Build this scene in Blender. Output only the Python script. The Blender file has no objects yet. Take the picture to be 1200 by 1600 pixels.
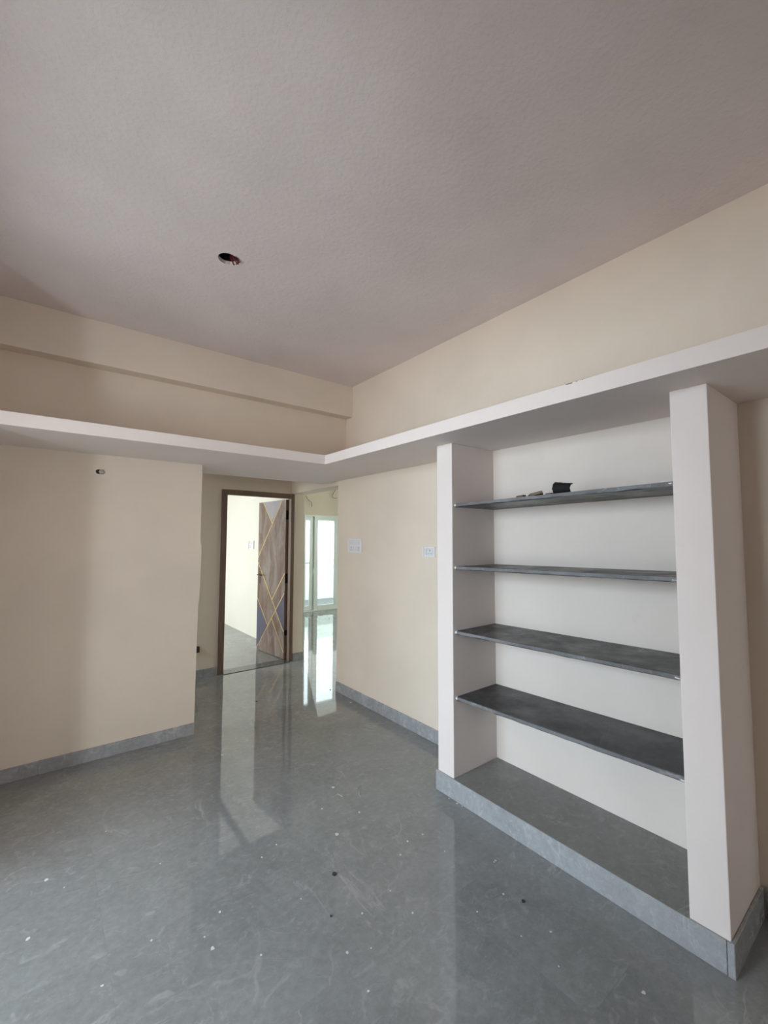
import bpy, bmesh, math, random
from mathutils import Vector, Matrix
from math import radians, sin, cos, pi

random.seed(7)
S = bpy.context.scene
COL = S.collection

# ------------------------------------------------------------------ camera
cam_d = bpy.data.cameras.new('camera')
cam = bpy.data.objects.new('camera', cam_d)
COL.objects.link(cam)
cam_d.sensor_fit = 'HORIZONTAL'
cam_d.sensor_width = 36.0
cam_d.lens = 674.248 / 1200 * 36.0
cam_d.clip_start = 0.02
yaw, pitch, roll = radians(38.0432), radians(3.5492), radians(0.15486)
fw = Vector((sin(yaw) * cos(pitch), cos(yaw) * cos(pitch), sin(pitch)))
rt = Vector((cos(yaw), -sin(yaw), 0))
up = rt.cross(fw)
r2 = rt * cos(roll) + up * sin(roll)
u2 = up * cos(roll) - rt * sin(roll)
M = Matrix((r2, u2, -fw)).transposed().to_4x4()
M.translation = Vector((0, 0, 1.53))
cam.matrix_world = M
S.camera = cam

# ------------------------------------------------------------------ world, light, exposure
S.view_settings.view_transform = 'Standard'
S.view_settings.look = 'None'
S.view_settings.gamma = 1
S.view_settings.use_curve_mapping = False
S.view_settings.exposure = -0.04
try:
    S.cycles.max_bounces = 14
    S.cycles.diffuse_bounces = 8
    S.cycles.use_denoising = True
except Exception:
    pass
w = bpy.data.worlds.new('overcast_sky')
S.world = w
w.use_nodes = True
w.node_tree.nodes['Background'].inputs[0].default_value = (0.86, 0.95, 1.0, 1)
w.node_tree.nodes['Background'].inputs[1].default_value = 5.0


def area(name, loc, direction, sx, sy, watts, color):
    l = bpy.data.lights.new(name, 'AREA')
    l.shape = 'RECTANGLE'
    l.size, l.size_y = sx, sy
    l.energy = watts
    l.color = color
    o = bpy.data.objects.new(name, l)
    COL.objects.link(o)
    o.location = loc
    o.rotation_euler = Vector(direction).to_track_quat('-Z', 'Y').to_euler()
    return o


# daylight lamps at openings, plus added fill lamps and an outside sky panel
area('balcony_daylight', (-2.42, 1.5, 2.15), (1, 0, -0.05), 1.2, 0.85, 27, (1.0, 0.91, 0.84))
area('balcony_sky_panel', (-5.0, 2.0, 3.3), (1, -0.05, -0.35), 2.8, 3.0, 380, (0.54, 0.79, 1.0))  # unseen light panel outside, standing in for the sky
area('balcony_side_daylight', (-2.40, 0.72, 1.0), (0.3, 1, -0.25), 0.15, 1.3, 42, (0.88, 0.96, 1.0))
area('rear_fill', (0.9, -4.55, 1.7), (0, 1, 0.12), 0.9, 0.7, 13, (1.0, 0.94, 0.90))  # added fill behind the camera to lift ceiling and upper right wall
area('bedroom_daylight', (-0.9, 7.2, 1.6), (1, 0, -0.6), 1.5, 1.5, 95, (0.88, 0.99, 1.0))
area('living_daylight', (5.1, 8.02, 1.15), (0, -1, -0.6), 1.6, 1.8, 9, (0.9, 1.0, 0.97))
area('living_side_fill', (6.42, 4.4, 1.6), (-1, 0.35, -0.7), 1.6, 1.5, 150, (0.90, 1.0, 0.90))  # added fill lamp before a solid wall, brightens the far room
area('passage_fill', (-1.17, 4.4, 1.8), (1, 0.1, 0), 0.8, 0.8, 3, (1.0, 0.97, 0.88))  # added weak fill to lift the dim passage


# ------------------------------------------------------------------ materials
def mat(name, base, rough=0.6, metal=0.0):
    m = bpy.data.materials.new(name)
    m.use_nodes = True
    b = m.node_tree.nodes['Principled BSDF']
    b.inputs['Base Color'].default_value = (*base, 1)
    b.inputs['Roughness'].default_value = rough
    b.inputs['Metallic'].default_value = metal
    return m


def N(m, t, **kw):
    n = m.node_tree.nodes.new(t)
    for k, v in kw.items():
        setattr(n, k, v)
    return n


def L(m, a, b):
    m.node_tree.links.new(a, b)


def noise(m, vec, scale, detail=4, rough=0.55, dist=0.0):
    n = N(m, 'ShaderNodeTexNoise')
    n.inputs['Scale'].default_value = scale
    n.inputs['Detail'].default_value = detail
    n.inputs['Roughness'].default_value = rough
    n.inputs['Distortion'].default_value = dist
    L(m, vec, n.inputs['Vector'])
    return n


def ramp(m, fac, stops):
    r = N(m, 'ShaderNodeValToRGB')
    e = r.color_ramp.elements
    while len(e) < len(stops):
        e.new(0.5)
    for k, (p, c) in enumerate(stops):
        e[k].position = p
        e[k].color = (*c, 1) if len(c) == 3 else c
    L(m, fac, r.inputs['Fac'])
    return r


def mix(m, fac, a, b, mode='MIX'):
    x = N(m, 'ShaderNodeMix', data_type='RGBA', blend_type=mode)
    for s, v in ((0, fac), (6, a), (7, b)):
        if hasattr(v, 'is_linked') or hasattr(v, 'links'):
            L(m, v, x.inputs[s])
        elif s == 0:
            x.inputs[0].default_value = v
        else:
            x.inputs[s].default_value = (*v, 1)
    return x.outputs[2]


def bump(m, h, strength, dist=0.01):
    b = N(m, 'ShaderNodeBump')
    b.inputs['Strength'].default_value = strength
    b.inputs['Distance'].default_value = dist
    L(m, h, b.inputs['Height'])
    L(m, b.outputs[0], m.node_tree.nodes['Principled BSDF'].inputs['Normal'])


def paint(name, base, mott=0.05, grain=0.12, smudge=0.0):
    m = mat(name, base, 0.78)
    m.node_tree.nodes['Principled BSDF'].inputs['Specular IOR Level'].default_value = 0.25
    g = N(m, 'ShaderNodeNewGeometry').outputs['Position']
    n1 = noise(m, g, 1.3, 5)
    dark = tuple(c * (1 - mott * 2) for c in base)
    lite = tuple(min(1, c * (1 + mott)) for c in base)
    c = ramp(m, n1.outputs['Fac'], [(0.3, dark), (0.72, lite)]).outputs[0]
    if smudge:
        n2 = noise(m, g, 5.0, 6, 0.7)
        f = ramp(m, n2.outputs['Fac'], [(0.62, (0, 0, 0)), (0.78, (smudge,) * 3)]).outputs[0]
        c = mix(m, f, c, tuple(x * 0.55 for x in base))
    L(m, c, m.node_tree.nodes['Principled BSDF'].inputs['Base Color'])
    n3 = noise(m, g, 55, 6, 0.65)
    n4 = noise(m, g, 9, 3)
    a = N(m, 'ShaderNodeMath', operation='MULTIPLY_ADD')
    L(m, n4.outputs['Fac'], a.inputs[0])
    a.inputs[1].default_value = 1.5
    L(m, n3.outputs['Fac'], a.inputs[2])
    bump(m, a.outputs[0], grain, 0.004)
    return m


MW = paint('ivory_wall_paint', (0.735, 0.65, 0.552), 0.04, 0.14, 0.10)
MP = paint('white_wall_paint', (0.77, 0.70, 0.67), 0.03, 0.10, 0.12)
MC = paint('ceiling_putty', (0.72, 0.655, 0.64), 0.05, 0.6)
MBACK = paint('white_back_paint', (0.74, 0.675, 0.62), 0.05, 0.10, 0.16)
MBED = paint('pale_cream_paint', (0.76, 0.735, 0.66), 0.02, 0.1)
MPATCH = paint('wall_putty_patch', (0.78, 0.74, 0.74), 0.03, 0.2)


def stone(name, c0, c1, c2, vein, rough, per_tile=True, veins=1.0, wavy=0.0, ior=1.45):
    """polished grey marble-look porcelain: clouds, thin pale veins"""
    m = mat(name, c1, rough)
    p = m.node_tree.nodes['Principled BSDF']
    tc = N(m, 'ShaderNodeTexCoord').outputs['Object']
    if per_tile:
        oi = N(m, 'ShaderNodeObjectInfo')
        sc = N(m, 'ShaderNodeVectorMath', operation='SCALE')
        cmb = N(m, 'ShaderNodeCombineXYZ')
        L(m, oi.outputs['Random'], cmb.inputs[0])
        L(m, oi.outputs['Random'], cmb.inputs[1])
        L(m, oi.outputs['Random'], cmb.inputs[2])
        L(m, cmb.outputs[0], sc.inputs[0])
        sc.inputs['Scale'].default_value = 37.0
        ad = N(m, 'ShaderNodeVectorMath', operation='ADD')
        L(m, tc, ad.inputs[0])
        L(m, sc.outputs[0], ad.inputs[1])
        vec = ad.outputs[0]
    else:
        vec = tc
    n1 = noise(m, vec, 3.2, 8, 0.66, 0.5)
    c = ramp(m, n1.outputs['Fac'], [(0.25, c0), (0.5, c1), (0.78, c2)]).outputs[0]
    n5 = noise(m, vec, 34, 6, 0.75)
    c = mix(m, 0.45, c, ramp(m, n5.outputs['Fac'], [(0.3, tuple(x * .70 for x in c1)), (0.7, tuple(x * 1.3 for x in c1))]).outputs[0])
    mp = N(m, 'ShaderNodeMapping')
    mp.inputs['Rotation'].default_value = (0, 0, 0.6)
    mp.inputs['Scale'].default_value = (1.0, 1.6, 1.0)
    L(m, vec, mp.inputs['Vector'])
    n7 = noise(m, mp.outputs[0], 8, 6, 0.62, 2.6)
    f7 = ramp(m, n7.outputs['Fac'], [(0.56, (0, 0, 0)), (0.70, (0.62,) * 3)]).outputs[0]
    c = mix(m, f7, c, tuple(x * 1.45 for x in c1))
    # veins: thin bands of a distorted noise
    for sc_, wdt, amt in ((0.9, 0.003, 0.75), (2.2, 0.003, 0.42)):
        n2 = noise(m, vec, sc_, 6, 0.55, 1.6)
        sb = N(m, 'ShaderNodeMath', operation='SUBTRACT')
        L(m, n2.outputs['Fac'], sb.inputs[0])
        sb.inputs[1].default_value = 0.5
        ab = N(m, 'ShaderNodeMath', operation='ABSOLUTE')
        L(m, sb.outputs[0], ab.inputs[0])
        f = ramp(m, ab.outputs[0], [(0.0, (amt * veins,) * 3), (wdt * 3, (0, 0, 0))]).outputs[0]
        n6 = noise(m, vec, 3.1, 2)
        gate = ramp(m, n6.outputs['Fac'], [(0.48, (0, 0, 0)), (0.66, (1, 1, 1))]).outputs[0]
        f = mix(m, 1.0, f, gate, 'MULTIPLY')
        c = mix(m, f, c, vein)
    L(m, c, p.inputs['Base Color'])
    p.inputs['IOR'].default_value = ior
    # dusty film: uneven gloss
    n3 = noise(m, vec, 6, 5, 0.65)
    rr = ramp(m, n3.outputs['Fac'], [(0.3, (rough * 0.7,) * 3), (0.75, (rough * 1.7,) * 3)]).outputs[0]
    L(m, rr, p.inputs['Roughness'])
    if wavy:
        n4 = noise(m, vec, 7, 4, 0.6, 0.6)
        bump(m, n4.outputs['Fac'], wavy, 0.01)
    return m


MT = stone('grey_marble_tile', (0.165, 0.172, 0.172), (0.228, 0.237, 0.236), (0.31, 0.32, 0.32), (0.44, 0.44, 0.43), 0.03, veins=0.6, wavy=0.02, ior=1.6)
MSK = stone('grey_skirting_tile', (0.25, 0.257, 0.265), (0.315, 0.323, 0.335), (0.39, 0.40, 0.41), (0.55, 0.55, 0.56), 0.22)
MSLAB = stone('dusty_grey_base_tile', (0.17, 0.17, 0.162), (0.215, 0.215, 0.205), (0.26, 0.26, 0.25), (0.34, 0.34, 0.33), 0.4)
MKAD = stone('black_kadappa_stone', (0.022, 0.022, 0.025), (0.045, 0.046, 0.05), (0.095, 0.096, 0.10), (0.20, 0.20, 0.20), 0.36, veins=0.35)
MKEDGE = stone('chipped_stone_edge', (0.07, 0.07, 0.075), (0.15, 0.153, 0.16), (0.30, 0.30, 0.31), (0.5, 0.5, 0.5), 0.6)
MGROUT = mat('tile_grout', (0.17, 0.17, 0.17), 0.9)
MMORT = paint('white_mortar', (0.82, 0.80, 0.77), 0.06, 0.6)
MSPOT = mat('dried_paint_drop', (0.60, 0.60, 0.58), 0.6)
MGRIT = mat('dark_grit', (0.03, 0.03, 0.03), 0.8)


def wood(name, c0, c1, rough, scale=(14, 14, 1.3)):
    m = mat(name, c0, rough)
    tc = N(m, 'ShaderNodeTexCoord').outputs['Object']
    mp = N(m, 'ShaderNodeMapping')
    mp.inputs['Scale'].default_value = scale
    L(m, tc, mp.inputs['Vector'])
    n = noise(m, mp.outputs[0], 2.2, 7, 0.6, 1.2)
    c = ramp(m, n.outputs['Fac'], [(0.3, c0), (0.7, c1)]).outputs[0]
    L(m, c, m.node_tree.nodes['Principled BSDF'].inputs['Base Color'])
    bump(m, n.outputs['Fac'], 0.06, 0.004)
    return m


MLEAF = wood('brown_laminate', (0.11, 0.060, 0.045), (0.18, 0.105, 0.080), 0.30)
MFRAME = wood('dark_brown_door_frame', (0.13, 0.082, 0.060), (0.19, 0.125, 0.095), 0.45, (18, 18, 1.2))
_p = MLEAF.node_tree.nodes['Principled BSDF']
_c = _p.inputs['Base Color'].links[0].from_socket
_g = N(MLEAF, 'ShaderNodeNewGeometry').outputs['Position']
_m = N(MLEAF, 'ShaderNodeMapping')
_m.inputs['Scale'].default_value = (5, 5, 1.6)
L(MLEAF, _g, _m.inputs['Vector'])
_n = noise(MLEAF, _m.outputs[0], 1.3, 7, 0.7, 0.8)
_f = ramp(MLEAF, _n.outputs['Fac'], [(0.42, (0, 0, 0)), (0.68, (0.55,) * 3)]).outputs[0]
L(MLEAF, mix(MLEAF, _f, _c, (0.42, 0.40, 0.36)), _p.inputs['Base Color'])  # pale dust smears, with the leaf's washed-out glare painted into the colour
MEDGE = wood('pale_raw_door_edge', (0.22, 0.15, 0.11), (0.30, 0.22, 0.17), 0.7)
MGREY = mat('glossy_slate_panel', (0.085, 0.08, 0.125), 0.22)
MGREYL = mat('glossy_pale_grey_panel', (0.34, 0.33, 0.36), 0.22)
MGOLD = mat('gold_inlay', (0.80, 0.62, 0.28), 0.28, 0.75)
MBRASS = mat('antique_brass', (0.085, 0.055, 0.03), 0.35, 0.4)
MSTEEL = mat('steel', (0.75, 0.73, 0.68), 0.3, 0.9)
MBLK = mat('black_hinge', (0.012, 0.010, 0.009), 0.6)
MPLATE = mat('white_switch_plastic', (0.80, 0.80, 0.82), 0.35)
MROCK = mat('white_switch_rocker', (0.70, 0.70, 0.73), 0.3)
MHOLE = mat('dark_socket_hole', (0.02, 0.02, 0.025), 0.7)
MUPVC = mat('white_upvc', (0.66, 0.72, 0.70), 0.35)
MCOPPER = mat('grey_wire_sheath', (0.12, 0.12, 0.08), 0.5)
MRED = mat('red_wire_sheath', (0.20, 0.012, 0.022), 0.45)
MBWIRE = mat('black_wire_sheath', (0.015, 0.013, 0.013), 0.5)
MCHAR = mat('charred_black_shell', (0.006, 0.005, 0.005), 0.85)
MSCRAP = wood('broken_brown_scrap', (0.11, 0.07, 0.05), (0.24, 0.17, 0.12), 0.8, (30, 8, 30))
MPLUG = paint('crumpled_paper_plug', (0.52, 0.44, 0.38), 0.12, 0.8)
MDARK = mat('dark_brown_plastic', (0.035, 0.032, 0.03), 0.5)
MPARA = mat('pale_balcony_parapet', (0.84, 0.90, 0.86), 0.8)

# clear glass: mostly transparent with a fresnel gloss
MGL = bpy.data.materials.new('clear_glass')
MGL.use_nodes = True
nt = MGL.node_tree
nt.nodes.remove(nt.nodes['Principled BSDF'])
tr = N(MGL, 'ShaderNodeBsdfTransparent')
tr.inputs[0].default_value = (0.93, 0.98, 0.97, 1)
gl = N(MGL, 'ShaderNodeBsdfGlossy')
gl.inputs['Roughness'].default_value = 0.02
fr = N(MGL, 'ShaderNodeFresnel')
fr.inputs[0].default_value = 1.45
ms = N(MGL, 'ShaderNodeMixShader')
L(MGL, fr.outputs[0], ms.inputs[0])
L(MGL, tr.outputs[0], ms.inputs[1])
L(MGL, gl.outputs[0], ms.inputs[2])
L(MGL, ms.outputs[0], nt.nodes['Material Output'].inputs[0])


# ------------------------------------------------------------------ mesh helpers (all in world coordinates)
def box(bm, x0, x1, y0, y1, z0, z1):
    vs = [bm.verts.new((x, y, z)) for z in (z0, z1) for y in (y0, y1) for x in (x0, x1)]
    for f in ((0, 2, 3, 1), (4, 5, 7, 6), (0, 1, 5, 4), (2, 6, 7, 3), (0, 4, 6, 2), (1, 3, 7, 5)):
        bm.faces.new([vs[i] for i in f])
    return bm


def prism(bm, pts, vec):
    """extrude a planar polygon (list of 3-D points) along vec"""
    v = Vector(vec)
    a = [bm.verts.new(p) for p in pts]
    b = [bm.verts.new(Vector(p) + v) for p in pts]
    n = len(pts)
    bm.faces.new(a[::-1])
    bm.faces.new(b)
    for i in range(n):
        bm.faces.new((a[i], a[(i + 1) % n], b[(i + 1) % n], b[i]))
    return bm


def tube(bm, path, r, seg=8, cap=True):
    path = [Vector(p) for p in path]
    rings = []
    for i, p in enumerate(path):
        t = (path[min(i + 1, len(path) - 1)] - path[max(i - 1, 0)]).normalized()
        a = t.orthogonal().normalized() if i == 0 else (rings_a - t * rings_a.dot(t)).normalized()
        rings_a = a
        b = t.cross(a)
        rr = r[i] if isinstance(r, (list, tuple)) else r
        rings.append([bm.verts.new(p + (a * cos(2 * pi * k / seg) + b * sin(2 * pi * k / seg)) * rr) for k in range(seg)])
    for i in range(len(rings) - 1):
        for k in range(seg):
            bm.faces.new((rings[i][k], rings[i][(k + 1) % seg], rings[i + 1][(k + 1) % seg], rings[i + 1][k]))
    if cap:
        bm.faces.new(rings[0][::-1])
        bm.faces.new(rings[-1])
    return bm


def B():
    return bmesh.new()


def wloc(o):
    v = Vector((0, 0, 0))
    while o:
        v += o.location
        o = o.parent
    return v


def obj(name, bm, m, parent=None, bevel=0.0, loc=None, smooth=False, seg=2):
    """link a bmesh given in world coordinates as ONE object"""
    if loc is None:
        cs = [v.co for v in bm.verts]
        loc = Vector((sum(c.x for c in cs) / len(cs), sum(c.y for c in cs) / len(cs), min(c.z for c in cs)))
    loc = Vector(loc)
    bmesh.ops.translate(bm, verts=bm.verts, vec=-loc)
    bmesh.ops.recalc_face_normals(bm, faces=bm.faces)
    if bevel:
        bmesh.ops.bevel(bm, geom=[e for e in bm.edges if len(e.link_faces) == 2 and e.calc_face_angle(0) > 0.6], offset=bevel, segments=seg, affect='EDGES', profile=0.6)
    me = bpy.data.meshes.new(name)
    bm.to_mesh(me)
    bm.free()
    if smooth:
        for p in me.polygons:
            p.use_smooth = True
    me.materials.append(m)
    o = bpy.data.objects.new(name, me)
    COL.objects.link(o)
    o.location = loc - (wloc(parent) if parent else Vector())
    if parent:
        o.parent = parent
    return o


def thing(name, loc, label=None, cat=None, group=None, kind=None):
    o = bpy.data.objects.new(name, None)
    o.empty_display_size = 0.1
    COL.objects.link(o)
    o.location = loc
    return tag(o, label, cat, group, kind)


def tag(o, label=None, cat=None, group=None, kind=None):
    if label: o['label'] = label
    if cat: o['category'] = cat
    if group: o['group'] = group
    if kind: o['kind'] = kind
    return o


def struct(name, bm, m, label, cat, bevel=0.0):
    return tag(obj(name, bm, m, bevel=bevel), label, cat, kind='structure')


# ------------------------------------------------------------------ the room shell
XR = 2.37      # wall with the shelves and sockets
YL = 3.66      # wall on the left
ZL0, ZL1 = 2.126, 2.20   # loft slab
ZC = 3.05
YD = 5.04      # wall with the brown door

# floor: grout bed with single polished tiles laid on it
fl = B()
box(fl, -2.6, 7.0, -4.7, 11.0, -0.06, -0.002)
floor = struct('floor', fl, MGROUT, 'polished grey marble-look tiled floor running through the room and passage', 'floor')
TW, TH, GAP = 1.2, 0.6, 0.0002
tb = B()
box(tb, -TW / 2 + GAP / 2, TW / 2 - GAP / 2, -TH / 2 + GAP / 2, TH / 2 - GAP / 2, 0, 0.002)
tile0 = obj('floor_tile', tb, MT, floor, loc=(0, 0, 0))
tile_mesh = tile0.data
first = True
X0, Y0 = 1.44, 1.953
fz = wloc(floor)
rngs = [(-1.2, 2.37, -0.6, 3.66), (-0.6, 2.66, 3.0, 5.16), (-1.0, 2.7, 5.0, 9.2), (2.4, 6.6, 3.0, 8.4)]
for i in range(-4, 5):
    for j in range(-5, 13):
        cx, cy = X0 + (i + 0.5) * TW, Y0 + (j + 0.5) * TH
        if not any(cx + TW / 2 > a and cx - TW / 2 < b and cy + TH / 2 > c and cy - TH / 2 < d for a, b, c, d in rngs):
            continue
        t = tile0 if first else tile0.copy()
        if not first:
            COL.objects.link(t)
        first = False
        t.parent = floor
        t.location = Vector((cx, cy, -0.002)) - fz

# dried paint drops and scratches on the floor (uncountable speckle)
sp = B()
spots = [(660, 1304, 3), (637, 1315, 3), (645, 1427, 3), (566, 1427, 3), (343, 1425, 3), (237, 1470, 3), (45, 1467, 4), (72, 1376, 4),
         (503, 1264, 3), (561, 1269, 3), (409, 1340, 2.5), (527, 1304, 5), (100, 1387, 2), (166, 1299, 2), (542, 1489, 4), (333, 1482, 5),
         (320, 1464, 2), (626, 1336, 2), (432, 1320, 2), (347, 1180, 3), (548, 1098, 3), (702, 1248, 2), (714, 1256, 2.5), (722, 1260, 2),
         (774, 1345, 2.5), (786, 1397, 3), (772, 1347, 2), (815, 1463, 2), (860, 1456, 2.5), (873, 1510, 2), (1006, 1552, 4), (746, 1425, 2),
         (520, 1230, 4), (408, 1493, 3), (575, 1550, 3), (160, 1540, 3), (470, 1405, 2), (610, 1392, 2), (250, 1350, 2), (695, 1330, 2), (580, 1482, 2)]
Cp = Vector((0, 0, 1.53))


def floor_pt(px, py, z=0.0):
    d = fw + r2 * ((px - 600) / 674.248) - u2 * ((py - 800) / 674.248)
    return Cp + d * ((z - Cp.z) / d.z)


for px, py, s in spots:
    c = floor_pt(px, py)
    rad = s * (c - Cp).length / 674 * 0.43
    n = 9
    ph = random.random() * 6
    pts = []
    for k in range(n):
        a = 2 * pi * k / n
        r_ = rad * (0.7 + 0.6 * random.random()) * (1 + 0.35 * sin(a + ph))
        pts.append((c.x + r_ * cos(a), c.y + r_ * sin(a), 0.0003))
    prism(sp, pts, (0, 0, 0.0012))
for chain in ([(556, 1237), (563, 1229), (561, 1240), (563, 1246)], [(520, 1246), (528, 1241), (535, 1245)]):
    tube(sp, [floor_pt(a, b) + Vector((0, 0, 0.001)) for a, b in chain], 0.0013, 5)
tag(obj('paint_drops', sp, MSPOT, floor), 'white dried paint drops spattered on the grey floor', kind='stuff')
gr = B()
for px, py, s in [(523, 1366, 4), (517, 1432, 2), (818, 1409, 3), (401, 1096, 2), (516, 1078, 1.5)]:
    c = floor_pt(px, py)
    rad = s * (c - Cp).length / 674 * 0.7
    prism(gr, [(c.x + rad * (0.7 + .5 * random.random()) * cos(k), c.y + rad * (0.7 + .5 * random.random()) * sin(k), 0.0003) for k in range(6)], (0, 0, 0.004))
tag(obj('grit', gr, MGRIT, floor), 'dark crumbs of grit on the grey floor', kind='stuff')

# ceiling with the round hole for the fan box
HX, HY, HR = 0.722, 2.309, 0.052
cb = B()
hx0, hx1, hy0, hy1 = HX - 0.2, HX + 0.2, HY - 0.2, HY + 0.2
for a in ((-1.2, hx0, -4.6, YL), (hx1, XR, -4.6, YL), (hx0, hx1, -4.6, hy0), (hx0, hx1, hy1, YL)):
    box(cb, a[0], a[1], a[2], a[3], ZC, ZC + 0.12)
K = 24
sq = []
for k in range(K):
    a = 2 * pi * (k + 0.0) / K + pi / 4
    c_, s_ = cos(a), sin(a)
    q = 0.2 / max(abs(c_), abs(s_))
    sq.append((c_ * q, s_ * q))
inn = [(HR * (0.985 + 0.03 * random.uniform(-1, 1)) * cos(2 * pi * k / K + pi / 4), HR * (0.985 + 0.03 * random.uniform(-1, 1)) * sin(2 * pi * k / K + pi / 4)) for k in range(K)]
vo = [cb.verts.new((HX + x, HY + y, ZC)) for x, y in sq]
vi = [cb.verts.new((HX + x, HY + y, ZC)) for x, y in inn]
vt = [cb.verts.new((HX + x, HY + y, ZC + 0.02)) for x, y in inn]
for k in range(K):
    k2 = (k + 1) % K
    cb.faces.new((vo[k], vo[k2], vi[k2], vi[k]))
    cb.faces.new((vi[k], vi[k2], vt[k2], vt[k]))
struct('ceiling', cb, MC, 'off-white rough-plastered ceiling with a round open hole near its middle', 'ceiling')

# passage, bedroom and living room ceilings
b_ = B(); box(b_, -1.2, 2.70, YL + 0.12, YD, ZC, ZC + 0.12)
struct('ceiling_passage', b_, MC, 'plaster ceiling above the passage in front of the brown door', 'ceiling')
b_ = B(); box(b_, -1.1, 2.64, 5.16, 9.3, ZC, ZC + 0.12)
struct('ceiling_bedroom', b_, MC, 'plaster ceiling of the bright room behind the brown door', 'ceiling')
b_ = B(); box(b_, 2.49, 6.6, 1.5, 8.28, ZC + 0.0, ZC + 0.12)
struct('ceiling_living', b_, MC, 'plaster ceiling of the far room with the glass doors', 'ceiling')

# left wall: lower panel that ends at the passage and the band above the loft
wl = B()
prism(wl, [(-1.2, YL, 0), (0.976, YL, 0), (0.978, YL, 0.55), (0.980, YL, 0.95), (0.981, YL, 1.03), (0.989, YL, 1.035), (0.991, YL, 1.2), (0.995, YL, 1.42), (0.996, YL, 1.485),
           (0.984, YL, 1.492), (0.984, YL, ZL0), (-1.2, YL, ZL0)], (0, 0.12, 0))
box(wl, -1.2, XR, YL, YL + 0.12, ZL1, ZC)
struct('wall_left', wl, MW, 'ivory wall on the left, ending at the passage, with a band above the loft', 'wall')

# the wall carrying shelves and sockets
wr = B(); box(wr, XR, XR + 0.12, -0.6, 3.80, 0, ZC)
struct('wall_right', wr, MW, 'long ivory wall behind the shelf unit and the sockets', 'wall')

# wall with the brown door
wb = B()
box(wb, -1.2, 1.575, YD, YD + 0.12, 0, ZC)
box(wb, 1.575, 2.487, YD, YD + 0.12, 2.095, ZC)
box(wb, 2.487, 2.63, YD, YD + 0.12, 0, ZC)
struct('wall_back', wb, MW, 'ivory wall around the brown framed doorway at the end of the passage', 'wall')
hd = B(); box(hd, 2.45, 2.655, 3.80, YD, 2.10, ZC)
struct('trim_3', hd, MW, 'beam over the opening to the far room, right of the brown door', 'beam', 0.004)

# beam under the ceiling on the left
be = B(); box(be, -1.2, XR, 3.546, YL, 2.742, ZC)
struct('trim_2', be, MW, 'ivory beam under the ceiling along the top of the left wall', 'beam', 0.004)

# L-shaped loft slab
lf = B()
prism(lf, [(-1.2, 3.0, ZL0), (1.745, 3.0, ZL0), (1.745, -0.6, ZL0), (XR, -0.6, ZL0), (XR, 4.12, ZL0), (-1.2, 4.12, ZL0)], (0, 0, ZL1 - ZL0))
struct('trim_1', lf, MP, 'white L-shaped concrete loft slab running along both walls below the ceiling', 'loft', 0.003)
# chips knocked out along the loft's upper edge (dark bare spots)
chp = B()
for y0, y1, h in ((0.960, 0.925, 0.006), (0.915, 0.903, 0.005), (0.887, 0.880, 0.004)):
    prism(chp, [(1.7440, y0, ZL1 - 0.001), (1.7440, y1, ZL1 - 0.001), (1.7440, y1 + 0.004, ZL1 - h), (1.7440, y0 - 0.008, ZL1 - h * 0.8)], (-0.0008, 0, 0))
tag(obj('chipped_plaster', chp, mat('bare_brown_plaster', (0.30, 0.21, 0.15), 0.9), bpy.data.objects['trim_1']), 'small brown chips along the upper edge of the loft')

# walls of the dining room that stand beside and behind the camera
ww = B()
box(ww, -0.82, -0.7, -4.6, 0.86, 0, ZC)
box(ww, -0.82, -0.7, 2.6, YL, 0, ZC)
box(ww, -0.82, -0.7, 0.86, 2.6, 2.6, ZC)
struct('wall_side', ww, MW, 'ivory wall with the opening to the sit-out, out of view on the left', 'wall')
wp = B()
box(wp, -1.32, -1.2, YL + 0.12, YD + 0.12, 0, 1.4)
box(wp, -1.32, -1.2, YL + 0.12, YD + 0.12, 2.2, ZC)
box(wp, -1.32, -1.2, YL + 0.12, 4.0, 1.4, 2.2)
box(wp, -1.32, -1.2, 4.8, YD + 0.12, 1.4, 2.2)  # the gap is added to hold the passage fill lamp
struct('wall_passage', wp, MW, 'ivory end wall of the passage with a small opening added for fill light, hidden behind the left wall', 'wall')
wf = B()
box(wf, -0.82, 0.45, -4.72, -4.6, 0, ZC)
box(wf, 1.35, 2.5, -4.72, -4.6, 0, ZC)
box(wf, 0.45, 1.35, -4.72, -4.6, 0, 1.35)
box(wf, 0.45, 1.35, -4.72, -4.6, 2.05, ZC)  # the gap is added to hold the rear fill lamp
struct('wall_front', wf, MW, 'ivory wall behind the camera with an opening added for fill light', 'wall')
wg = B()
box(wg, XR, XR + 0.12, -4.6, -0.6, 0, ZC)
struct('wall_corner', wg, MW, 'ivory wall behind the camera on the right', 'wall')
# sit-out beyond the side opening
ws = B()
box(ws, -2.6, -0.82, 3.0, 3.1, 0, ZC)
box(ws, -2.6, -0.82, 0.30, 0.40, 0, ZC)
box(ws, -2.6, -2.5, 0.4, 3.0, 2.6, ZC)
box(ws, -2.6, -2.5, 0.4, 3.0, 0, 0.3)
box(ws, -2.6, -2.5, 0.4, 0.5, 0.3, 2.6)
box(ws, -2.6, -2.5, 2.8, 3.0, 0.3, 2.6)
box(ws, -2.6, -0.82, 0.3, 3.1, ZC, ZC + 0.1)
struct('wall_sitout', ws, MP, 'white walls of the small sit-out beyond the side opening', 'wall')

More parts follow.
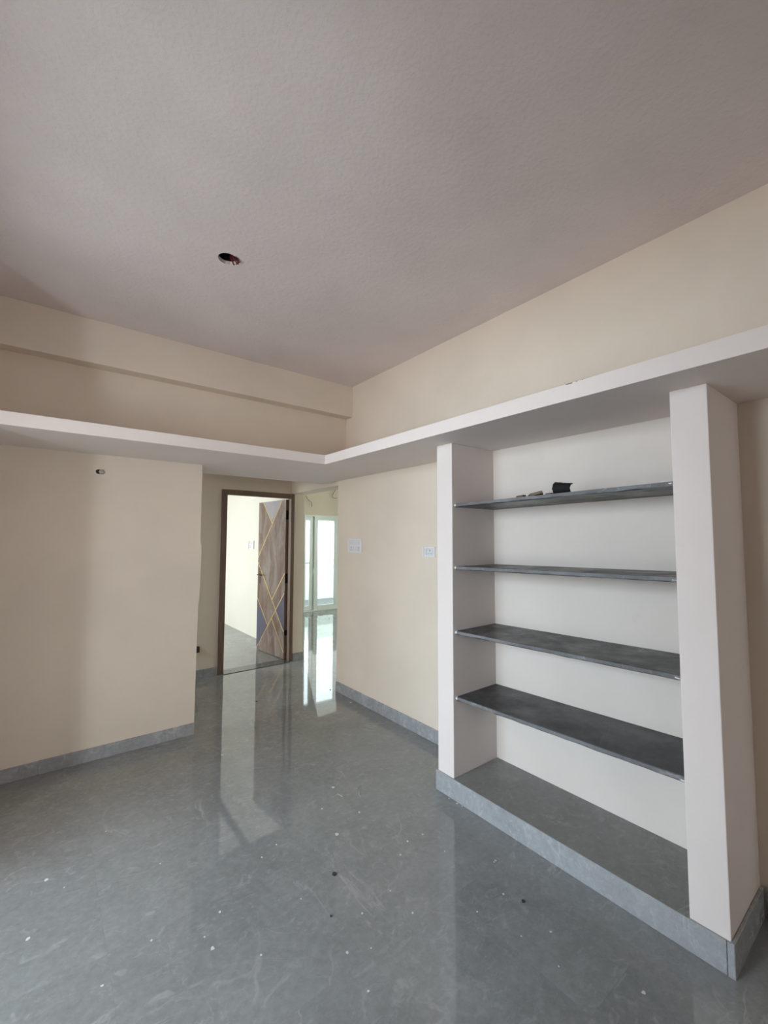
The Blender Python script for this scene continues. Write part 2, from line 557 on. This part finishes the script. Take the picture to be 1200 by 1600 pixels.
# bedroom shell
wb2 = B()
box(wb2, 2.60, 2.68, YD + 0.12, 9.3, 0, ZC)
struct('wall_bedroom_right', wb2, MBED, 'bright ivory wall seen through the brown doorway', 'wall')
wb3 = B()
box(wb3, -1.1, 2.64, 9.2, 9.3, 0, ZC)
box(wb3, -1.1, -1.0, 5.16, 6.3, 0, ZC)
box(wb3, -1.1, -1.0, 8.1, 9.2, 0, ZC)
box(wb3, -1.1, -1.0, 6.3, 8.1, 0, 0.55)
box(wb3, -1.1, -1.0, 6.3, 8.1, 2.2, ZC)
struct('wall_bedroom_far', wb3, MW, 'far and window walls of the room behind the brown door', 'wall')

# living room shell
YG = 8.16
GX0, GX1 = 4.262, 6.05
wv = B()
box(wv, 2.68, GX0, YG, YG + 0.12, 0, ZC)
box(wv, GX1, 6.6, YG, YG + 0.12, 0, ZC)
box(wv, GX0, GX1, YG, YG + 0.12, 2.03, ZC)
struct('wall_living_far', wv, MW, 'pale wall above and around the white glass doors of the far room', 'wall')
wv2 = B()
box(wv2, 6.5, 6.6, 1.5, YG, 0, ZC)
box(wv2, XR + 0.12, 6.6, 1.4, 1.5, 0, ZC)
struct('wall_living_right', wv2, MW, 'side walls of the far room, out of view behind the socket wall', 'wall')

# balcony outside the glass doors
bp = B()
box(bp, 3.2, 7.2, 9.75, 9.87, -0.0, 1.0)
struct('wall_parapet', bp, MPARA, 'pale balcony parapet outside the glass doors', 'parapet')


# ------------------------------------------------------------------ skirting tiles
def skirting(name, label, runs):
    root = thing(name, (runs[0][0][0], runs[0][0][1], 0), label, 'skirting', kind='structure')
    for (p, q, nrm, h, ln) in runs:
        p, q, nrm = Vector((*p, 0)), Vector((*q, 0)), Vector((*nrm, 0))
        tot = (q - p).length
        d = (q - p) / tot
        s = 0.0
        while s < tot - 1e-4:
            e = min(tot, s + ln)
            a, b = p + d * (s + 0.0008), p + d * (e - 0.0008)
            o = 0.0012 * random.random()
            t = nrm * (0.011 + o)
            bm = B()
            prism(bm, [a, b, b + t, a + t], (0, 0, h + random.uniform(-0.001, 0.001)))
            obj('skirting_tile', bm, MSK, root, bevel=0.0015, seg=1)
            s = e
    return root


skirting('baseboard_left', 'grey tile skirting at the foot of the left wall', [((-1.18, YL), (0.976, YL), (0, -1), 0.086, 1.2)])
skirting('baseboard_right', 'grey tile skirting under the two sockets and beyond the pier', [((XR, 3.80), (XR, 1.965), (-1, 0), 0.098, 0.6), ((XR, 0.494), (XR, -0.5), (-1, 0), 0.12, 0.6)])
skirting('baseboard_back', 'grey tile skirting either side of the brown doorway', [((-1.1, YD), (1.57, YD), (0, -1), 0.095, 1.2), ((2.492, YD), (2.642, YD), (0, -1), 0.095, 0.6)])

# ------------------------------------------------------------------ built-in shelf unit
PX = 1.96
unit = thing('shelf_unit', (2.16, 1.23, 0), 'tall built-in wall shelf unit with white piers and four black stone shelves', 'shelving')
b_ = B(); box(b_, PX, XR, 1.826, 1.955, 0.0, ZL0); obj('pier', b_, MP, unit, bevel=0.004)
b_ = B()
box(b_, PX, XR, 0.512, 0.638, 0.0, ZL0); obj('pier', b_, MP, unit, bevel=0.004)
b_ = B(); box(b_, XR - 0.004, XR - 0.0003, 0.638, 1.826, 0.105, ZL0); tag(obj('back_panel', b_, MBACK, unit), 'white painted back of the shelf unit')
b_ = B(); box(b_, PX, XR, 0.638, 1.826, 0.0, 0.105); obj('plinth', b_, MMORT, unit)
b_ = B(); box(b_, PX - 0.010, XR, 0.640, 1.824, 0.105, 0.1165); o = obj('base_tile', b_, MSLAB, unit, bevel=0.001, seg=1)
tag(o, 'dusty grey tile floor of the lowest compartment')
# skirting across the foot of the unit
runs = [(1.966, 0.523), (0.523, 0.500)]
for a, c in runs:
    b_ = B()
    box(b_, PX - 0.012, PX - 0.0005, c + 0.0008, a - 0.0008, 0, 0.1155)
    obj('skirting_tile', b_, MSK, unit, bevel=0.0015, seg=1)
b_ = B(); box(b_, PX - 0.011, XR - 0.013, 0.500, 0.511, 0, 0.118); obj('skirting_tile', b_, MSK, unit, bevel=0.0015, seg=1)
b_ = B(); box(b_, PX - 0.011, XR - 0.013, 1.9555, 1.966, 0, 0.095); obj('skirting_tile', b_, MSK, unit, bevel=0.0015, seg=1)


def mortar(bm, c, s):
    """a ragged dab of white mortar"""
    t = bmesh.new()
    bmesh.ops.create_icosphere(t, subdivisions=2, radius=1.0)
    for v in t.verts:
        k = 0.75 + 0.5 * random.random()
        v.co = Vector((v.co.x * s[0] * k, v.co.y * s[1] * k, v.co.z * s[2] * k)) + Vector(c)
    me = bpy.data.meshes.new('tmp')
    t.to_mesh(me); t.free()
    bm.from_mesh(me)
    bpy.data.meshes.remove(me)


for z_l, z_r, x_f in ((1.747, 1.765, 1.985), (1.363, 1.381, 1.985), (0.973, 0.997, 1.985), (0.583, 0.612, 1.985)):
    b_ = B()
    ny = 24
    th = 0.021
    top, bot = [], []
    fr_ = []
    for k in range(ny + 1):
        y = 1.826 + (0.638 - 1.826) * k / ny
        z = z_l + (z_r - z_l) * k / ny
        e = random.uniform(-0.0022, 0.0022)
        fr_.append([b_.verts.new(p) for p in ((XR, y, z), (x_f + e, y, z - 0.0015 * random.random()), (x_f + e - 0.001, y, z - th + 0.004 * random.random()), (x_f + e + 0.004, y, z - th), (XR, y, z - th))])
    for k in range(ny):
        for i in range(5):
            i2 = (i + 1) % 5
            b_.faces.new((fr_[k][i], fr_[k][i2], fr_[k + 1][i2], fr_[k + 1][i]))
    b_.faces.new(fr_[0]); b_.faces.new(fr_[-1][::-1])
    sh = obj('shelf', b_, MKAD, unit)
    we = B()
    prev = None
    for k in range(41):
        y = 1.824 - (1.824 - 0.640) * k / 40
        z = z_l + (z_r - z_l) * k / 40
        t_ = random.uniform(0.002, 0.007)
        row = [we.verts.new(p) for p in ((x_f + 0.004, y, z + 0.0004), (x_f - 0.0032, y, z - 0.001), (x_f - 0.0032, y, z - 0.012 - t_), (x_f + 0.002, y, z - 0.012 - t_))]
        if prev:
            for i in range(3):
                we.faces.new((prev[i], prev[i + 1], row[i + 1], row[i]))
        prev = row
    obj('worn_edge', we, MKEDGE, sh)
    mb = B(); mortar(mb, (x_f + 0.004, 1.821, z_l - 0.009), (0.012, 0.009, 0.010)); obj('mortar', mb, MMORT, sh, smooth=True)
    mb = B(); mortar(mb, (x_f + 0.006, 0.650, z_r - 0.012), (0.010, 0.022, 0.009)); obj('mortar', mb, MMORT, sh, smooth=True)
    if z_l > 1.7:
        mb = B(); mortar(mb, (x_f + 0.03, 0.665, z_r + 0.001), (0.03, 0.03, 0.006)); obj('mortar', mb, MMORT, sh, smooth=True)

# things left lying on the top shelf
ztop = lambda y: 1.747 + 0.018 * (1.826 - y) / 1.188
# charred curved shell: an open half-pipe piece standing on its edge
cs = B()
ya, yb, xs = 1.200, 1.112, 2.07
rows = []
for j in range(8):
    f = j / 7
    R_ = 0.034 - 0.009 * f
    zc = ztop(1.155) + 0.0335 - 0.006 * f
    row = []
    for k in range(15):
        a = radians(262 - 172 * k / 14)
        jag = 0.0015 * random.uniform(-1, 1) if k in (0, 14) else 0
        y = ya + (yb - ya) * f + (0.002 * random.uniform(-1, 1) if j in (0, 7) else 0)
        row.append((Vector((xs + (R_ + jag) * cos(a) * 1.15, y, zc + (R_ + jag) * sin(a))), Vector((xs + (R_ - 0.004) * cos(a) * 1.15, y, zc + (R_ - 0.004) * sin(a)))))
    rows.append(row)
lo = min(p.z for r_ in rows for q in r_ for p in q)
V = [[tuple(cs.verts.new(p + Vector((0, 0, ztop(1.155) + 0.0004 - lo))) for p in q) for q in r_] for r_ in rows]
for j in range(7):
    for k in range(14):
        cs.faces.new((V[j][k][0], V[j][k + 1][0], V[j + 1][k + 1][0], V[j + 1][k][0]))
        cs.faces.new((V[j][k][1], V[j + 1][k][1], V[j + 1][k + 1][1], V[j][k + 1][1]))
    for k in (0, 14):
        cs.faces.new((V[j][k][0], V[j + 1][k][0], V[j + 1][k][1], V[j][k][1]))
for j in (0, 7):
    for k in range(14):
        cs.faces.new((V[j][k][0], V[j][k][1], V[j][k + 1][1], V[j][k + 1][0]))
tag(obj('pipe_shard', cs, MCHAR), 'curved black shard of a pipe lying on the top stone shelf', 'debris')


def scrap(y, x, ln, wd, h, tilt, rot, label):
    b_ = B()
    n = 5
    pts = []
    for k in range(n):
        a = 2 * pi * k / n
        pts.append((0.5 * ln * cos(a) * random.uniform(.7, 1.2), 0.5 * wd * sin(a) * random.uniform(.8, 1.15), 0))
    prism(b_, pts, (0, 0, h))
    Rm = Matrix.Rotation(rot, 4, 'Z') @ Matrix.Rotation(tilt, 4, 'Y')
    bmesh.ops.transform(b_, matrix=Rm, verts=b_.verts)
    lo = min(v.co.z for v in b_.verts)
    bmesh.ops.translate(b_, vec=Vector((x, y, ztop(y) - lo + 0.0002)), verts=b_.verts)
    return tag(obj('wood_scrap', b_, MSCRAP, bevel=0.001, seg=1), label, 'debris', None)


scrap(1.410, 2.07, 0.070, 0.05, 0.014, 0.12, radians(95), 'small dark wood scrap lying farthest left on the top stone shelf')
scrap(1.318, 2.07, 0.105, 0.06, 0.015, 0.17, radians(90), 'thick brown wood scrap lying in the middle of the scraps on the top shelf')
scrap(1.240, 2.07, 0.060, 0.04, 0.013, 0.05, radians(92), 'thin flat brown scrap lying beside the curved black shard')


# ------------------------------------------------------------------ switchboards
def switchboard(origin, u, n, wd, ht, layout, label, holes_at, name='switchboard'):
    """plate on a wall: origin = lower corner on the wall, u = along the wall, n = out of the wall"""
    u, n, zv = Vector(u), Vector(n), Vector((0, 0, 1))
    o0 = Vector(origin)
    root = thing(name, o0 + u * wd / 2, label, 'switchboard')

    def slab(a0, a1, z0, z1, d0, d1):
        bm = B()
        prism(bm, [o0 + u * a0 + zv * z0 + n * d0, o0 + u * a1 + zv * z0 + n * d0, o0 + u * a1 + zv * z1 + n * d0, o0 + u * a0 + zv * z1 + n * d0], n * (d1 - d0))
        return bm
    obj('back_plate', slab(0, wd, 0, ht, 0.0, 0.008), MPLATE, root, bevel=0.002)
    fl_ = 0.012
    for a in (0.002, wd - fl_ - 0.002):
        obj('side_cover', slab(a, a + fl_, 0.001, ht - 0.001, 0.008, 0.015), MPLATE, root, bevel=0.002)
    for (a, z, w_, h_) in layout:
        obj('rocker', slab(a + 0.0008, a + w_ - 0.0008, z, z + h_, 0.008, 0.0125), MROCK, root, bevel=0.0015)
    for (a, z, w_, h_) in holes_at:
        sk = obj('socket', slab(a, a + w_, z, z + h_, 0.008, 0.0115), MROCK, root, bevel=0.002)
        bm = B()
        for (da, dz, rw, rh) in ((0.5, 0.70, 0.0034, 0.0075), (0.28, 0.30, 0.003, 0.0036), (0.72, 0.30, 0.003, 0.0036)):
            ca, cz = a + w_ * da, z + h_ * dz
            pts = []
            for k in range(12):
                t = 2 * pi * k / 12
                pts.append(o0 + u * (ca + rw * cos(t)) + zv * (cz + rh * sin(t)) + n * 0.0105)
            prism(bm, pts, n * 0.0013)
        obj('pin_hole', bm, MHOLE, sk)
    return root


W1 = 0.22
switchboard((XR - 0.0002, 3.585, 1.395), (0, -1, 0), (-1, 0, 0), W1, 0.135,
            [(0.018 + k * 0.023, 0.074, 0.023, 0.05) for k in range(8)] + [(0.018 + 3 * 0.023 + k * 0.023, 0.012, 0.023, 0.05) for k in range(3)],
            'larger white switchboard with two rows on the wall nearer the passage', [(0.020, 0.010, 0.062, 0.055), (0.156, 0.010, 0.046, 0.055)])
switchboard((XR - 0.0002, 2.517, 1.389), (0, -1, 0), (-1, 0, 0), 0.138, 0.078,
            [(0.018, 0.012, 0.026, 0.054)], 'small white socket plate with one switch beside the shelf pier', [(0.046, 0.008, 0.072, 0.062)])
switchboard((2.60 - 0.0002, 6.86, 1.36), (0, -1, 0), (-1, 0, 0), 0.22, 0.135,
            [(0.018 + k * 0.023, 0.074, 0.023, 0.05) for k in range(8)], 'white switchboard on the bright wall seen through the doorway, beside the door leaf', [(0.020, 0.010, 0.062, 0.055)])

# ------------------------------------------------------------------ brown door
door = thing('door_1', (2.03, YD, 0), 'open dark brown door with gold inlay lines in a brown frame', 'door', kind='structure')
Y0f, Y1f = YD - 0.012, YD + 0.125
b_ = B()
# jambs and head with a rebate
box(b_, 1.575, 1.640, Y0f, Y1f, 0, 2.095)
obj('door_frame', b_, MFRAME, door, bevel=0.003)
b_ = B()
prism(b_, [(2.440, Y0f, 0), (2.487, Y0f, 0), (2.487, Y1f, 0), (2.462, Y1f, 0), (2.462, YD + 0.055, 0), (2.440, YD + 0.055, 0)], (0, 0, 2.095))
obj('door_frame', b_, MFRAME, door, bevel=0.002)
b_ = B()
prism(b_, [(1.640, Y0f, 2.036), (1.640, Y0f, 2.095), (1.640, Y1f, 2.095), (1.640, Y1f, 2.050), (1.640, YD + 0.055, 2.050), (1.640, YD + 0.055, 2.036)], (0.80, 0, 0))
obj('door_frame', b_, MFRAME, door, bevel=0.002)
b_ = B(); box(b_, 1.640, 2.440, 5.00, 5.175, 0.0003, 0.006)
obj('threshold', b_, mat('dark_granite_threshold', (0.075, 0.08, 0.082), 0.18), door, bevel=0.002)

Hh = Vector((2.425, 5.150, 0.0))
A_ = radians(95)
dd = Vector((cos(A_), sin(A_), 0))
nn = Vector((dd.y, -dd.x, 0))       # away from the camera side


def lp(u, v, dpt=0.0):
    return Hh + dd * u + nn * dpt + Vector((0, 0, v))


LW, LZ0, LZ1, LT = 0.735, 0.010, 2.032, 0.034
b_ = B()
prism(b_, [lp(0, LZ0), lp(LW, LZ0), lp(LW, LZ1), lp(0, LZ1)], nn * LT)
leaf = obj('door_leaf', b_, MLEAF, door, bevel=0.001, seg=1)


def flat(name, pts, m, d0, d1, par=None):
    bm = B()
    prism(bm, [lp(u, v, d0) for u, v in pts], nn * (d1 - d0))
    return obj(name, bm, m, par or leaf)


for pts in ([(0.095, LZ1), (0.61, LZ1), (0.351, 1.761 - 0.01)], [(LW, 0.70), (0.440, 0.385), (0.715, 0.02)], [(0.0, 0.86), (0.219, 0.589), (0.0, 0.33)]):
    if pts[0] == (LW, 0.70):
        pts = [(LW, 0.71), (0.436, 0.375), (LW - 0.03, 0.03), (LW, 0.02)]
    o = flat('grey_panel', pts, MGREYL if pts[0][1] == LZ1 else MGREY, -0.0012, 0.001)
    tag(o, 'pale grey panel at the top of the door leaf' if pts[0][1] == LZ1 else 'slate grey panel low on the door leaf')


def inlay(p, q, wd=0.011):
    p, q = Vector((p[0], p[1])), Vector((q[0], q[1]))
    d = (q - p).normalized()
    s = Vector((-d.y, d.x)) * wd / 2
    flat('gold_inlay', [tuple(p + s), tuple(q + s), tuple(q - s), tuple(p - s)], MGOLD, -0.0026, 0.001)


for p, q in (((0.092, 2.028), (0.732, 1.262)), ((0.606, 2.028), (0.351, 1.735)), ((0.732, 1.20), (0.004, 0.345)), ((0.004, 1.085), (0.315, 0.725)),
             ((0.004, 0.835), (0.730, 0.020)), ((0.730, 0.705), (0.436, 0.378)), ((0.317, 0.470), (0.004, 0.088))):
    inlay(p, q)
# handle set
hb = B()
prism(hb, [lp(0.655, 0.905, -0.004), lp(0.69, 0.905, -0.004), lp(0.69, 1.115, -0.004), lp(0.655, 1.115, -0.004)], nn * 0.004)
hp = obj('handle_plate', hb, MBRASS, leaf, bevel=0.003)
hb = B()
tube(hb, [lp(0.672, 1.03, -0.004), lp(0.672, 1.03, -0.035), lp(0.660, 1.03, -0.045), lp(0.60, 1.032, -0.046), lp(0.54, 1.026, -0.043)], [0.009, 0.008, 0.009, 0.009, 0.007], 10)
obj('lever_handle', hb, MBRASS, leaf, smooth=True)
hb = B()
prism(hb, [lp(LW - 0.001, 0.97, 0.006), lp(LW + 0.003, 0.97, 0.006), lp(LW + 0.003, 1.10, 0.006), lp(LW - 0.001, 1.10, 0.006)], nn * 0.022)
obj('lock_plate', hb, MSTEEL, leaf)
hb = B()
tube(hb, [lp(0.69, 1.03, LT), lp(0.69, 1.03, LT + 0.04), lp(0.60, 1.03, LT + 0.045)], 0.009, 8)
obj('lever_handle', hb, MBRASS, leaf, smooth=True)
# pale raw strips on the hinge edge with black hinges between
for z0, z1 in ((0.02, 0.30), (0.37, 0.955), (1.085, 1.77), (1.895, 2.02)):
    hb = B()
    prism(hb, [lp(-0.0015, z0, 0.004), lp(-0.0015, z1, 0.004), lp(-0.0015, z1, LT - 0.002), lp(-0.0015, z0, LT - 0.002)], dd * 0.002)
    obj('edge_strip', hb, MEDGE, leaf)
for z0, z1 in ((0.30, 0.37), (0.955, 1.085), (1.77, 1.895)):
    hb = B()
    prism(hb, [lp(-0.003, z0 + .004, 0.001), lp(-0.003, z1 - .004, 0.001), lp(-0.003, z1 - .004, LT), lp(-0.003, z0 + .004, LT)], dd * 0.003)
    tube(hb, [lp(-0.006, z0 + .004, LT + 0.002), lp(-0.006, z1 - .004, LT + 0.002)], 0.006, 8)
    obj('hinge', hb, MBLK, leaf)

# ------------------------------------------------------------------ white sliding glass doors of the far room
gd = thing('door_2', ((GX0 + GX1) / 2, YG, 0), 'white framed sliding glass doors at the far end, bright with daylight', 'door', kind='structure')


def frame_mesh(x0, x1, z0, z1, wl_, wr_, wt, wbm, y0, y1):
    bm = B()
    box(bm, x0, x0 + wl_, y0, y1, z0, z1)
    box(bm, x1 - wr_, x1, y0, y1, z0, z1)
    box(bm, x0 + wl_, x1 - wr_, y0, y1, z1 - wt, z1)
    box(bm, x0 + wl_, x1 - wr_, y0, y1, z0, z0 + wbm)
    return bm


obj('outer_frame', frame_mesh(GX0, GX1, 0.001, 2.03, 0.035, 0.035, 0.03, 0.025, YG - 0.012, YG + 0.11), MUPVC, gd)
for x0, x1, yy, wl_, wr_ in ((GX0 + 0.035, 4.560, YG + 0.055, 0.030, 0.125), (4.515, 5.085, YG + 0.010, 0.085, 0.075), (5.09, GX1 - 0.035, YG + 0.055, 0.075, 0.075)):
    sh = obj('sash', frame_mesh(x0, x1, 0.027, 2.00, wl_, wr_, 0.085, 0.085, yy, yy + 0.035), MUPVC, gd)
    bm = B(); box(bm, x0 + wl_, x1 - wr_, yy + 0.015, yy + 0.021, 0.112, 1.915)
    obj('pane', bm, MGL, sh)
    if x0 < 4.4:
        bm = B()
        tube(bm, [(x0 + 0.012, yy - 0.012, 1.012), (x0 + 0.11, yy - 0.012, 1.012), (x0 + 0.135, yy - 0.012, 1.012)], 0.009, 8)
        tube(bm, [(x0 + 0.014, yy + 0.002, 1.012), (x0 + 0.014, yy - 0.014, 1.012)], 0.011, 8)
        obj('handle', bm, MSTEEL, sh)

# ------------------------------------------------------------------ loose wires over the glass doors
for pts, lab in (([(4.295, 8.158, 2.44), (4.285, 8.12, 2.40), (4.30, 8.10, 2.36), (4.345, 8.10, 2.325), (4.385, 8.10, 2.30), (4.405, 8.10, 2.26), (4.395, 8.10, 2.205)], 'thin loose wire dangling from the wall above the left end of the glass doors'),
                 ([(5.03, 8.158, 2.62), (4.99, 8.12, 2.60), (4.93, 8.10, 2.53), (4.90, 8.10, 2.45), (4.94, 8.10, 2.415), (5.02, 8.10, 2.42)], 'thin loose wire curling from the wall above the right part of the glass doors')):
    sm = [Vector(pts[0])]
    P_ = [Vector(p) for p in pts]
    for i in range(len(P_) - 1):
        p0, p1, p2, p3 = P_[max(i - 1, 0)], P_[i], P_[i + 1], P_[min(i + 2, len(P_) - 1)]
        for s in (0.25, 0.5, 0.75, 1.0):
            sm.append(0.5 * ((2 * p1) + (p2 - p0) * s + (2 * p0 - 5 * p1 + 4 * p2 - p3) * s * s + (3 * p1 - p0 - 3 * p2 + p3) * s ** 3))
    bm = B(); tube(bm, sm, 0.0055, 6)
    tag(obj('loose_wire', bm, MCOPPER, smooth=True), lab, 'wire', None)

# ------------------------------------------------------------------ open fan box in the ceiling
fb = thing('fan_box', (HX, HY, ZC), 'open round fan box in the ceiling with red wire ends hanging out', 'fan box')
bm = B()
KK = 20
r0 = [bm.verts.new((HX + HR * 1.08 * cos(2 * pi * k / KK), HY + HR * 1.08 * sin(2 * pi * k / KK), ZC + 0.016)) for k in range(KK)]
r1 = [bm.verts.new((HX + HR * 1.1 * cos(2 * pi * k / KK), HY + HR * 1.1 * sin(2 * pi * k / KK), ZC + 0.075)) for k in range(KK)]
for k in range(KK):
    bm.faces.new((r0[k], r0[(k + 1) % KK], r1[(k + 1) % KK], r1[k]))
bm.faces.new(r1)
obj('box_shell', bm, MBLK, fb)
for i in range(6):
    a = radians(-70 + i * 26)
    bx, by = HX + 0.026 * cos(a) + 0.010, HY + 0.026 * sin(a) - 0.012
    path = [(bx, by, ZC + 0.07), (bx + 0.006 * sin(i), by - 0.006, ZC + 0.02), (bx + 0.010 + 0.004 * i % 0.01, by - 0.010 + 0.003 * (i % 3), ZC - 0.004 - 0.004 * (i % 3)), (bx + 0.014, by - 0.004 * (i % 2), ZC - 0.010 - 0.006 * (i % 2))]
    bm = B(); tube(bm, path, 0.0042, 6)
    obj('wire', bm, MRED if i % 3 else MBWIRE, fb, smooth=True)

# ------------------------------------------------------------------ plugged conduit hole high on the left wall
ho = thing('conduit_hole', (0.285, YL, 1.99), 'small ragged conduit hole with a paper plug high on the left wall', 'conduit')
bm = B()
KK = 14
rg = []
for r_, d_ in ((0.036, 0.0), (0.030, -0.004), (0.024, -0.003), (0.022, -0.0006)):
    rg.append([bm.verts.new((0.285 + r_ * (1 + 0.15 * random.uniform(-1, 1)) * cos(2 * pi * k / KK), YL + d_, 2.002 + r_ * 0.8 * (1 + 0.15 * random.uniform(-1, 1)) * sin(2 * pi * k / KK))) for k in range(KK)])
for j in range(3):
    for k in range(KK):
        bm.faces.new((rg[j][k], rg[j][(k + 1) % KK], rg[j + 1][(k + 1) % KK], rg[j + 1][k]))
obj('plaster_rim', bm, MW, ho, smooth=True)
bm = B()
prism(bm, [(0.285 + 0.021 * cos(2 * pi * k / 12) - 0.004, YL - 0.0004, 2.002 + 0.017 * sin(2 * pi * k / 12)) for k in range(12)], (0, -0.0012, 0))
obj('hole', bm, mat('dark_conduit', (0.03, 0.025, 0.02), 0.9), ho)
bm = B(); mortar(bm, (0.296, YL - 0.007, 2.002), (0.019, 0.010, 0.016)); obj('paper_plug', bm, MPLUG, ho, smooth=True)

# ------------------------------------------------------------------ dark block low on the passage wall
bm = B(); box(bm, 1.26, 1.372, YD - 0.035, YD, 0.287, 0.350)
pb = tag(obj('junction_box', bm, MDARK, bevel=0.004), 'small dark box low on the passage wall left of the brown door frame', 'junction box')
